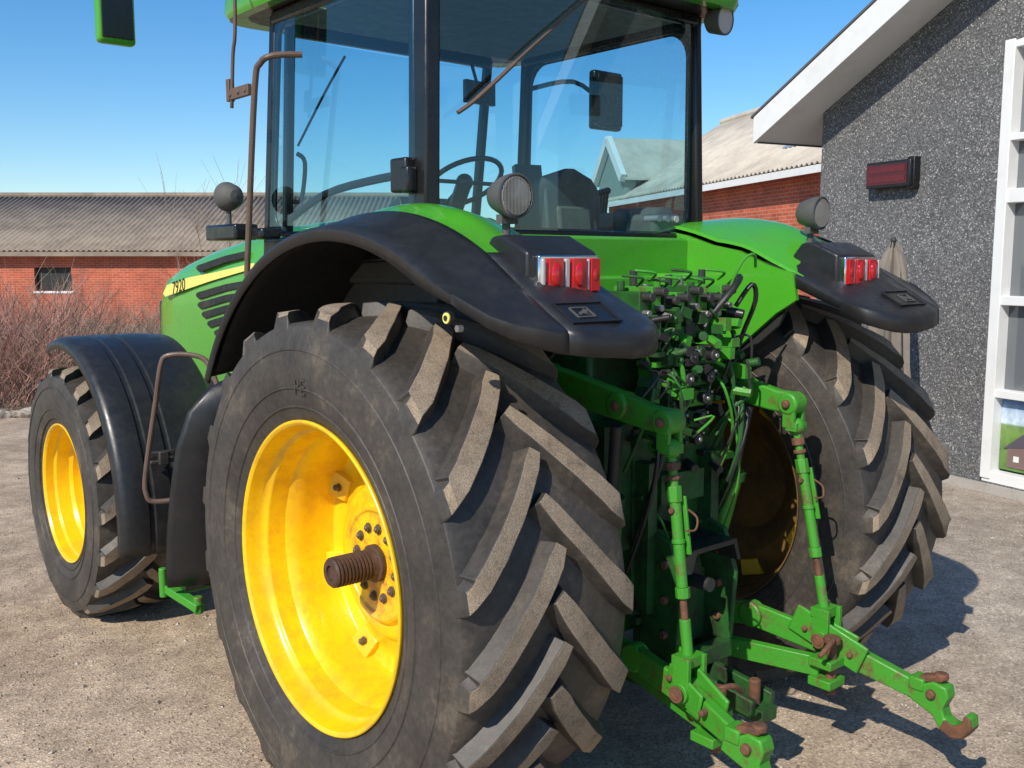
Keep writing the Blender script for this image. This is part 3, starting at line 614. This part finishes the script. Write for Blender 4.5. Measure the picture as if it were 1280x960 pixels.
for i in range(14):
    sd_=rnd.choice([-1,1]);x0=sd_*rnd.uniform(.14,.28)+.02;x1=x0+rnd.uniform(-.06,.06);z0=rnd.uniform(1.3,1.80);z1=z0-rnd.uniform(.2,.6)
    b=B();b.tube([(x0,-.50,z0),(x0+rnd.uniform(-.03,.03),-.57-rnd.random()*.03,z0-.05),(x1,-.56-rnd.random()*.03,(z0+z1)/2),(x1,-.46,z1)],rnd.choice([.006,.008,.010]),8,mat=0)
    b.cyl((x0,-.5,z0),(x0,-.54,z0-.01),.015,n=6,mat=1);finish(b,"hydraulic_hose",[HM[i%5],DARK],T)
b=B();b.tube([(.05,-.52,1.75),(.15,-.60,1.90),(.26,-.56,1.96),(.32,-.42,1.88),(.36,-.25,1.7)],.014,10);finish(b,"hydraulic_hose",[BLACK],T)
b=B();b.tube([(.28,-.53,1.84),(.33,-.57,1.93),(.37,-.56,1.86),(.36,-.5,1.7),(.30,-.48,1.5)],.010,8);finish(b,"hydraulic_hose",[BLACK],T)
b=B();b.tube([(.20,-.55,1.90),(.22,-.60,2.02),(.27,-.62,2.05),(.31,-.60,2.0)],.006,8);finish(b,"release_handle",[GREENW],T)
# ------------------------------------------------------------ surroundings
def ground_mat():
    m,nt,p=newmat("gravel_ground")
    tc=nt.nodes.new("ShaderNodeTexCoord")
    n1=noise(nt,.5,6,.65,vec=tc.outputs['Object']);n2=noise(nt,4,12,.8,vec=tc.outputs['Object'])
    n3=noise(nt,70,6,.8,vec=tc.outputs['Object'])
    v=nt.nodes.new("ShaderNodeTexVoronoi");v.inputs["Scale"].default_value=95;nt.links.new(tc.outputs['Object'],v.inputs["Vector"])
    a=ramp(nt,n1.outputs[0],[(.35,(.36,.27,.185)),(.65,(.53,.415,.30))])
    g=ramp(nt,n1.outputs[0],[(.35,(.30,.25,.20)),(.65,(.43,.37,.305))])
    sp=nt.nodes.new("ShaderNodeSeparateXYZ");nt.links.new(tc.outputs['Object'],sp.inputs[0])
    mr=nt.nodes.new("ShaderNodeMapRange");mr.inputs[1].default_value=-.5;mr.inputs[2].default_value=2.5;nt.links.new(sp.outputs[0],mr.inputs[0])
    base=mix(nt,mr.outputs[0],a.outputs[0],g.outputs[0])
    bb=ramp(nt,n2.outputs[0],[(.34,(.66,.64,.62)),(.62,(1.18,1.17,1.16))])
    b3=ramp(nt,n3.outputs[0],[(.32,(.55,.53,.51)),(.5,(1.0,1.0,1.0)),(.72,(1.4,1.38,1.35))])
    c=mix(nt,1.0,base,bb.outputs[0],'MULTIPLY');c=mix(nt,1.0,c,b3.outputs[0],'MULTIPLY')
    s=nt.nodes.new("ShaderNodeSeparateColor");nt.links.new(v.outputs["Color"],s.inputs[0])
    d=ramp(nt,s.outputs[0],[(0,(.5,.48,.46)),(.25,(.95,.95,.95)),(.85,(1.08,1.08,1.06)),(1,(1.6,1.58,1.5))])
    nt.links.new(mix(nt,.8,c,d.outputs[0],'MULTIPLY'),p.inputs["Base Color"]);p.inputs["Roughness"].default_value=.95
    h=mix(nt,.5,v.outputs["Distance"],n3.outputs[0]);h=mix(nt,.4,h,n2.outputs[0]);bump(nt,p,h,.7,.018);return m
b=B();S_=200
b.add([(-S_,-S_,0),(S_,-S_,0),(S_,S_,0),(-S_,S_,0)],[(0,1,2,3)]);g=finish(b,"ground",[ground_mat()],kind="structure")
def pebmat():
    m,nt,p=newmat("pebble_stone");tc=nt.nodes.new("ShaderNodeTexCoord")
    v=nt.nodes.new("ShaderNodeTexVoronoi");v.inputs["Scale"].default_value=12;nt.links.new(tc.outputs['Object'],v.inputs["Vector"])
    s=nt.nodes.new("ShaderNodeSeparateColor");nt.links.new(v.outputs["Color"],s.inputs[0])
    r=ramp(nt,s.outputs[0],[(0,(.14,.12,.10)),(.4,(.32,.26,.20)),(.8,(.46,.40,.33)),(1,(.6,.56,.50))]);nt.links.new(r.outputs[0],p.inputs["Base Color"]);p.inputs["Roughness"].default_value=.9;return m
PEB=pebmat()
b=B()
for i in range(22000):
    if i<12000: x=rnd.uniform(-4,1.0);y=rnd.uniform(-1.5,7)
    else: x=rnd.uniform(.2,6);y=rnd.uniform(-2.5,2.5)
    q_=rnd.random();r=rnd.uniform(.0025,.007)*(2.6 if q_<.010 else 1.7 if q_<.05 else 1)
    vs=[(x+r*rnd.uniform(.6,1.3)*a,y+r*rnd.uniform(.6,1.3)*c,r*rnd.uniform(.5,.9)*e+.002) for a,c,e in((1,.2,0),(.2,1,0),(-1,0,0),(-.2,-1,0),(.3,.2,1),(-.3,-.2,.9))]
    b.add(vs,[(0,1,4),(1,2,5,4),(2,3,5),(3,0,4,5)])
finish(b,"gravel",[PEB],kind="stuff",label="small loose stones scattered on the gravel yard",ang=20)
def wallmat(name,kind):
    m,nt,p=newmat(name);tc=nt.nodes.new("ShaderNodeTexCoord")
    if kind=='brick':
        sp=nt.nodes.new("ShaderNodeSeparateXYZ");nt.links.new(tc.outputs['Object'],sp.inputs[0])
        cb=nt.nodes.new("ShaderNodeCombineXYZ")
        ad=nt.nodes.new("ShaderNodeMath");ad.operation='ADD';nt.links.new(sp.outputs[0],ad.inputs[0]);nt.links.new(sp.outputs[1],ad.inputs[1])
        nt.links.new(ad.outputs[0],cb.inputs[0]);nt.links.new(sp.outputs[2],cb.inputs[1])
        br=nt.nodes.new("ShaderNodeTexBrick");nt.links.new(cb.outputs[0],br.inputs["Vector"])
        br.inputs["Scale"].default_value=1;br.inputs["Brick Width"].default_value=.24;br.inputs["Row Height"].default_value=.075;br.inputs["Mortar Size"].default_value=.006
        br.inputs["Color1"].default_value=(.52,.105,.045,1);br.inputs["Color2"].default_value=(.38,.075,.035,1);br.inputs["Mortar"].default_value=(.40,.28,.21,1)
        n=noise(nt,1.5,5,.6,vec=tc.outputs['Object']);r=ramp(nt,n.outputs[0],[(.3,(.7,.7,.7)),(.7,(1.15,1.15,1.15))])
        nt.links.new(mix(nt,1.0,br.outputs[0],r.outputs[0],'MULTIPLY'),p.inputs["Base Color"]);p.inputs["Roughness"].default_value=.9;bump(nt,p,br.outputs["Fac"],-.5,.01)
    else:
        v=nt.nodes.new("ShaderNodeTexVoronoi");v.inputs["Scale"].default_value=95;nt.links.new(tc.outputs['Object'],v.inputs["Vector"])
        s=nt.nodes.new("ShaderNodeSeparateColor");nt.links.new(v.outputs["Color"],s.inputs[0])
        r=ramp(nt,s.outputs[0],[(0,(.055,.055,.056)),(.5,(.11,.11,.112)),(.85,(.175,.172,.17)),(.95,(.29,.28,.27)),(1,(.48,.46,.43))])
        n=noise(nt,1.2,5,.6,vec=tc.outputs['Object']);q=ramp(nt,n.outputs[0],[(.3,(.85,.85,.85)),(.7,(1.12,1.12,1.12))])
        nt.links.new(mix(nt,1.0,r.outputs[0],q.outputs[0],'MULTIPLY'),p.inputs["Base Color"]);p.inputs["Roughness"].default_value=.85;bump(nt,p,v.outputs["Distance"],-.7,.008)
    return m
BRICK=wallmat("red_brick",'brick');PEBBLE=wallmat("pebble_dash",'pebble')
ROOFC=paint("corrugated_sheet",(.29,.235,.18),.9,(.12,.095,.075),.8,1.2,lo=.4,hi=.7)
ROOFL=paint("pale_corrugated_sheet",(.56,.50,.41),.9,(.30,.25,.20),.7,1.5,lo=.4,hi=.7)
ang=math.atan2(-.970,-.2425)
GH=empty("grey_house",(6.24,2.93,0),rotz=ang,label="dark grey pebble-dashed house with white gable eaves and tall windows",cat="house")
b=B();W=9.0;sl=.495
zc=3.56
def zr(x): return zc+sl*x if x<W/2 else zc+sl*(W-x)
x0,x1=2.12,3.5
b.prism([(0,0),(x0,0),(x0,zr(x0)),(0,zc)],'XZ',0,.35)
b.prism([(x0,3.85),(x1,4.05),(x1,zr(x1)),(x0,zr(x0))],'XZ',0,.35)
b.prism([(x1,0),(W,0),(W,zc),(W/2,zr(W/2)),(x1,zr(x1))],'XZ',0,.35)
b.prism([(x0,0),(x1,0),(x1,.09),(x0,.09)],'XZ',0,.35)
b.box((.175,4.2,zc/2),(.345,7.7,zc-.01));
finish(b,"wall",[PEBBLE],GH)
b=B();b.prism([(-.05,0),(9,0),(9,.08),(-.05,.08)],'XZ',-.04,-.002);finish(b,"plinth",[paint("concrete",(.38,.35,.31),.9,(.2,.18,.16),.6)],GH)
b=B()
for (xa,xb) in((-.52,W/2),(W/2,W+.52)):
    zb=zr(W/2) if xb<=W/2 else zc-sl*.52; za=zc-sl*.52 if xa<W/2 else zr(W/2)
    b.prism([(xa,za-.02),(xb,zb-.02),(xb,zb+.25),(xa,za+.25)],'XZ',-.48,-.44)
    b.prism([(xa,za+.0),(xb,zb+.0),(xb,zb+.03),(xa,za+.03)],'XZ',-.44,8.4)
finish(b,"eaves",[WHITE],GH)
b=B();za=zc-sl*.55;b.prism([(-.56,za+.255),(W/2,zr(W/2)+.255),(W/2,zr(W/2)+.28),(-.56,za+.28)],'XZ',-.49,8.5);b.prism([(W+.56,za+.255),(W/2,zr(W/2)+.255),(W/2,zr(W/2)+.28),(W+.56,za+.28)],'XZ',-.49,8.5);b.box((-.535,3.9,za+.12),(.03,8.6,.24));finish(b,"roof",[paint("roof_felt",(.09,.09,.095),.8)],GH)
WG=bpy.data.materials.new("window_glass");WG.use_nodes=True;_p=WG.node_tree.nodes["Principled BSDF"];_p.inputs["Base Color"].default_value=(.13,.14,.15,1);_p.inputs["Roughness"].default_value=.03;_p.inputs["Coat Weight"].default_value=1
wi=empty("window",(2.8,0,2),GH)
b=B()
for x in(x0+.05,x0+.72,x1-.05): b.box((x,.06,2.0),(.10,.14,3.75+.08*(x-x0)))
for z,h in((.14,.1),(.88,.07),(1.69,.08),(2.58,.12),(3.07,.06),(3.85,.09)): b.box(((x0+x1)/2,.063,z),(x1-x0-.02,.12,h))
finish(b,"window_frame",[WHITE],wi,bevel=.006)
b=B();b.box(((x0+x1)/2,.12,2.4),(x1-x0-.06,.01,3.0));finish(b,"window_pane",[WG],wi)
def postermat():
    m,nt,p=newmat("landscape_poster");tc=nt.nodes.new("ShaderNodeTexCoord")
    sp=nt.nodes.new("ShaderNodeSeparateXYZ");nt.links.new(tc.outputs['Generated'],sp.inputs[0])
    r=ramp(nt,sp.outputs[2],[(0,(.10,.20,.05)),(.3,(.13,.23,.06)),(.5,(.15,.27,.06)),(.64,(.20,.30,.10)),(.67,(.55,.68,.8)),(.82,(.5,.62,.75)),(1,(.08,.22,.5))])
    n=noise(nt,5,5,.6,'Generated');q=ramp(nt,n.outputs[0],[(.4,(.7,.7,.7)),(.6,(1.2,1.2,1.2))])
    nt.links.new(mix(nt,.7,r.outputs[0],q.outputs[0],'MULTIPLY'),p.inputs["Base Color"]);p.inputs["Roughness"].default_value=.3;return m
b=B();b.box((x0+.385,.1,.52),(.56,.006,.62));finish(b,"poster",[postermat()],wi)
b=B();xx=x0+.36;b.prism([(xx-.17,.24),(xx+.28,.24),(xx+.28,.42),(xx+.06,.50),(xx-.17,.42)],'XZ',.088,.095);b.prism([(xx-.21,.40),(xx-.02,.55),(xx+.2,.55),(xx+.28,.42),(xx+.06,.44)],'XZ',.084,.09,1);
for k in range(3): b.box((xx-.08+.12*k,.085,.32),(.05,.006,.05),mat=2)
finish(b,"poster_house_print",[paint("print_brick",(.20,.13,.12),.4),paint("print_roof",(.09,.08,.10),.4),WHITE],wi)
SG=empty("display_sign",(5.996,1.95,2.85),rotz=ang,label="dark red electronic display box mounted on the grey wall",cat="sign")
b=B();b.box((0,-.07,0),(.54,.10,.25));b.box((.24,-.04,0),(.09,.09,.30));b.box((0,-.01,0),(.4,.05,.1));finish(b,"sign_case",[BLACKG],SG,bevel=.012)
b=B();b.box((-.01,-.123,0),(.49,.006,.19));finish(b,"sign_screen",[paint("sign_face",(.085,.006,.010),.15,(.04,.004,.005),.5)],SG)
for r in range(2):
    b=B();b.box((0,-.128,.045-.09*r),(.43,.004,.055));finish(b,"sign_digit_row",[paint("sign_digit_panel",(.12,.010,.015),.2,(.06,.005,.008),.8,25)],SG)
PX,PY=5.22,1.52
PA=empty("parasol",(PX,PY,0),label="folded beige garden parasol standing by the grey wall",cat="parasol")
b=B();b.cyl((PX,PY,.03),(PX,PY,2.20),.02);b.sphere((PX,PY,2.21),.028);finish(b,"pole",[DARK],PA)
b=B();rows=[]
for z,r in((2.17,.025),(2.10,.06),(1.95,.10),(1.7,.12),(1.4,.14),(1.15,.15),(.95,.17),(.86,.16)):
    rows.append([(PX+r*(1+.30*math.sin(9*t*2*math.pi/54+z))*math.cos(t*2*math.pi/54),PY+r*(1+.3*math.sin(9*t*2*math.pi/54+z))*math.sin(t*2*math.pi/54),z+.03*math.sin(t*.7)) for t in range(55)])
b.grid(rows);finish(b,"canopy",[paint("beige_canvas",(.21,.18,.15),.9,(.12,.10,.085),.6)],PA,ang=60)
b=B();b.cyl((PX,PY,0.002),(PX,PY,.07),.26,.22);finish(b,"parasol_base",[DARK],PA)
def corr(b,xa,xb,y0,z0,y1,z1,amp=.03,mat=0,rows=3):
    n=int((xb-xa)/.03);R=[]
    for j in range(rows):
        t=j/(rows-1);R.append([(xa+(xb-xa)*i/n,y0+(y1-y0)*t,z0+(z1-z0)*t+amp*math.sin(2*math.pi*i/6)) for i in range(n+1)])
    b.grid(R,mat)
def barn(name,org,rot,L0,L1,eave,run,ridge,roofmat,label,doors=()):
    E=empty(name,org,rotz=rot,label=label,cat="barn")
    b=B();cur=L0+.3
    for (a,c,z0,z1) in doors:
        b.prism([(cur,0),(a,0),(a,eave),(cur,eave)],'XZ',.4,.7);b.prism([(a,z1),(c,z1),(c,eave),(a,eave)],'XZ',.4,.7)
        if z0>0: b.prism([(a,0),(c,0),(c,z0),(a,z0)],'XZ',.4,.7)
        cur=c
    b.prism([(cur,0),(L1-.3,0),(L1-.3,eave),(cur,eave)],'XZ',.4,.7)
    for x in(L0+.3,L1-.55): b.prism([(.705,0),(2*run-.4,0),(2*run-.4,eave),(run,ridge-.15),(.705,eave+.12)],'YZ',x,x+.25)
    b.prism([(L0+.6,0),(L1-.6,0),(L1-.6,eave),(L0+.6,eave)],'XZ',2*run-.7,2*run-.4)
    finish(b,"wall",[BRICK],E)
    for (a,c,z0,z1) in doors:
        b=B();b.box(((a+c)/2,.58,(z0+z1)/2),(c-a,.04,z1-z0));finish(b,"window_opening",[INK],E)
        b=B();b.box(((a+c)/2,.40,z0-.04),(c-a+.1,.06,.07));finish(b,"sill",[WHITE],E)
    b=B();corr(b,L0,L1,0,eave,run,ridge);corr(b,L0,L1,2*run,eave,run,ridge);finish(b,"roof",[roofmat],E,ang=60,solid=.01)
    b=B();b.cyl((L0,run,ridge+.02),(L1,run,ridge+.02),.12,n=10);finish(b,"ridge_cap",[roofmat],E)
    b=B();b.box(((L0+L1)/2,.03,eave-.1),(L1-L0,.04,.14));finish(b,"fascia",[WHITE if roofmat is ROOFL else roofmat],E)
    return E
hx,hy=.6445,.7646
org=(-3.004+hx*31.5,-3.013+hy*31.5,0)
barn("brick_barn",org,math.atan2(-.6445,.7646),-34,-3.5,2.38,5.5,4.45,ROOFC,"long low red brick barn with grey corrugated roof",doors=((-15.4,-14.2,1.1,1.85),(-7.6,-6.2,.9,1.9)))
o2=(12.56,6.98,0);rz=math.atan2(-.8924,-.4512)
RB=barn("brick_barn",o2,rz,-13.0,7,3.78,4.2,6.3,ROOFL,"red brick barn with pale corrugated roof and white-trimmed gable")
def rz_(y): return 3.78+(6.3-3.78)*y/4.2
b=B();b.bar((-2.6,.9,rz_(.9)+.05),(-2.6,2.3,rz_(2.3)+.05),1.0,.03,up=(0,-.5,1));finish(b,"skylight",[paint("skylight_sheet",(.30,.38,.48),.2,(.2,.25,.3),.4)],RB)
dm=empty("dormer",(-11.8,.2,4.0),RB)
b=B();b.prism([(-12.9,3.9),(-10.7,3.9),(-10.7,4.4),(-11.8,5.4),(-12.9,4.4)],'XZ',.15,.5);finish(b,"dormer_wall",[paint("dormer_cladding",(.20,.25,.22),.6)],dm)
b=B();b.bar((-13.1,.05,4.35),(-11.8,.05,5.55),.25,.16,up=(0,1,0));b.bar((-10.5,.05,4.35),(-11.8,.05,5.55),.25,.16,up=(0,1,0));finish(b,"dormer_trim",[WHITE],dm)
b=B()
for s in(-1,1): b.prism([(0,5.6),(s*1.35,4.36),(s*1.35,4.30),(0,5.54)],'XZ',.1,3.2,0,Matrix.Translation((-11.8,0,0)))
finish(b,"dormer_roof",[ROOFL],dm)
# ------------------------------------------------------------ shrubs
TW=paint("bare_twigs",(.20,.14,.105),.9,(.33,.25,.18),.9,2,lo=.4,hi=.6)
TW2=paint("reddish_twigs",(.32,.14,.11),.9,(.40,.25,.19),.9,2,lo=.4,hi=.6)
def bush(name,h,w,n,mat,seed,nb=7,rr0=.008):
    r=random.Random(seed);b=B()
    for i in range(n):
        a=r.uniform(0,6.28);rr=r.uniform(0,w*.35);p=V(rr*math.cos(a),rr*math.sin(a),0)
        d=V(math.cos(a)*r.uniform(.1,.9),math.sin(a)*r.uniform(.1,.9),1).normalized();L=h*r.uniform(.5,1.05)
        if nb>10: d=V(math.cos(a)*r.uniform(.05,.35),math.sin(a)*r.uniform(.05,.35),1).normalized()
        pts=[p];q=p.copy();dd=d.copy()
        for k in range(4):
            dd=(dd+V(r.uniform(-.3,.3),r.uniform(-.3,.3),r.uniform(-.15,.12))*(1 if nb<=10 else .5)).normalized();q=q+dd*L/4;pts.append(q.copy())
        b.tube(pts,rr0,3,sub=1,r1=.003)
        for k in range(nb):
            j=r.randint(1,3);s=pts[j].lerp(pts[j+1],r.random());e=(dd+V(r.uniform(-1,1),r.uniform(-1,1),r.uniform(-.2,.6))).normalized();l=L*r.uniform(.15,.4)
            m_=s+e*l*.5+V(r.uniform(-.05,.05),r.uniform(-.05,.05),.02)
            b.tube([s,m_,s+e*l+V(0,0,.03)],.004,3,sub=1,r1=.0015 if nb<=10 else .002)
    return finish(b,name,[mat],recalc=False,ang=80)
protos=[bush("bare_shrub",1.5,2.6,75,TW,1),bush("bare_shrub",1.4,2.6,80,TW2,2),bush("bare_shrub",1.65,2.4,75,TW,3)]
used=[False]*3
def camxy(D,u): 
    x=(u-640)/1229.5*D; return(-3.004+.6445*D+.7646*x,-3.013+.7646*D-.6445*x)
spots=[(14,-60,1,1.2),(15,10,1,1.25),(16,60,2,1.1),(15.5,110,0,.8),(17,150,2,.75),(18,190,0,.8),(17.5,235,2,.8),(19,275,0,.9),(19,20,1,1.2),(20,90,1,.85),(21,160,0,.75),(22,220,2,.75),(20,320,0,.9),(13.4,-20,1,1.0),(14.2,50,0,.75),(15,95,2,.65),(16.5,170,1,.65),(18.5,120,0,.75),(17,200,1,.65),(17,0,1,1.3),(18,45,1,1.1)]
for D,u,k,sc in spots:
    o=protos[k] if not used[k] else protos[k].copy()
    if used[k]: COL.objects.link(o)
    used[k]=True
    x,y=camxy(D,u);o.location=(x,y,0);o.rotation_euler=(0,0,rnd.uniform(0,6.28));o.scale=(max(sc,.9),max(sc,.9),sc)
    meta(o,label="leafless reddish shrub in the hedge before the barn" if k==1 else "leafless brown shrub in the hedge before the barn",cat="shrub",group="leafless shrubs in the hedge")
t=bush("bare_sapling",3.75,1.2,13,TW,9,nb=16,rr0=.012);x,y=camxy(19,285);t.location=(x,y,0);meta(t,label="taller leafless sapling rising above the barn roof",cat="tree")
b=B();P=[camxy(12.6,-200),camxy(12.9,60),camxy(14.5,200),camxy(17,420),camxy(24,420),camxy(26,-200)]
b.add([(x,y,.006) for x,y in P],[tuple(range(6))]);finish(b,"leaf_litter",[paint("leaf_litter_mat",(.20,.14,.09),.95,(.34,.25,.16),.9,6,lo=.4,hi=.6,bmp=1)],kind="structure")
for i in range(9):
    x,y=camxy(12.6+.03*i,-60+13*i);b=B();r=rnd.uniform(.07,.13);b.sphere((x,y,r*.35),r,10,6,sc=(1.3,1,.7))
    for v in b.v: v+=V(rnd.uniform(-.01,.01),rnd.uniform(-.01,.01),rnd.uniform(-.01,.01))
    finish(b,"edging_stone",[PEB],origin=(x,y,0),label="rough pale stone edging the hedge bed",cat="stone",group="stones edging the hedge bed")
# ------------------------------------------------------------ light, sky, camera
w=bpy.data.worlds.new("World");SC.world=w;w.use_nodes=True;nt=w.node_tree
sky=nt.nodes.new("ShaderNodeTexSky");sky.sky_type='NISHITA';sky.sun_disc=False
el,az=math.radians(40),math.radians(18)
sd=V(-math.cos(az)*math.cos(el),-math.sin(az)*math.cos(el),math.sin(el))
sky.sun_elevation=el;sky.sun_rotation=math.atan2(sd.x,sd.y);sky.air_density=1.0;sky.dust_density=.2;sky.ozone_density=4
hs=nt.nodes.new("ShaderNodeHueSaturation");hs.inputs["Saturation"].default_value=1.3;hs.inputs["Value"].default_value=1.0
nt.links.new(sky.outputs[0],hs.inputs["Color"]);nt.links.new(hs.outputs[0],nt.nodes["Background"].inputs[0]);nt.nodes["Background"].inputs[1].default_value=.148
L=bpy.data.lights.new("sun","SUN");L.energy=5.0;L.angle=math.radians(.53);L.color=(1,.93,.82)
lo=bpy.data.objects.new("sun",L);COL.objects.link(lo);lo.rotation_euler=sd.to_track_quat('Z','Y').to_euler()
SC.view_settings.view_transform='Standard';SC.view_settings.look='None';SC.view_settings.exposure=0
f,h,p=1229.5,.7004,.1231
F=V(math.sin(h)*math.cos(p),math.cos(h)*math.cos(p),-math.sin(p));R=V(math.cos(h),-math.sin(h),0);U=R.cross(F)
cam=bpy.data.objects.new("camera",bpy.data.cameras.new("camera"));COL.objects.link(cam)
cam.matrix_world=Matrix(((R.x,U.x,-F.x,-3.0044),(R.y,U.y,-F.y,-3.0128),(R.z,U.z,-F.z,2.0183),(0,0,0,1)))
cam.data.lens=36*f/1280;cam.data.clip_end=1000;SC.camera=cam
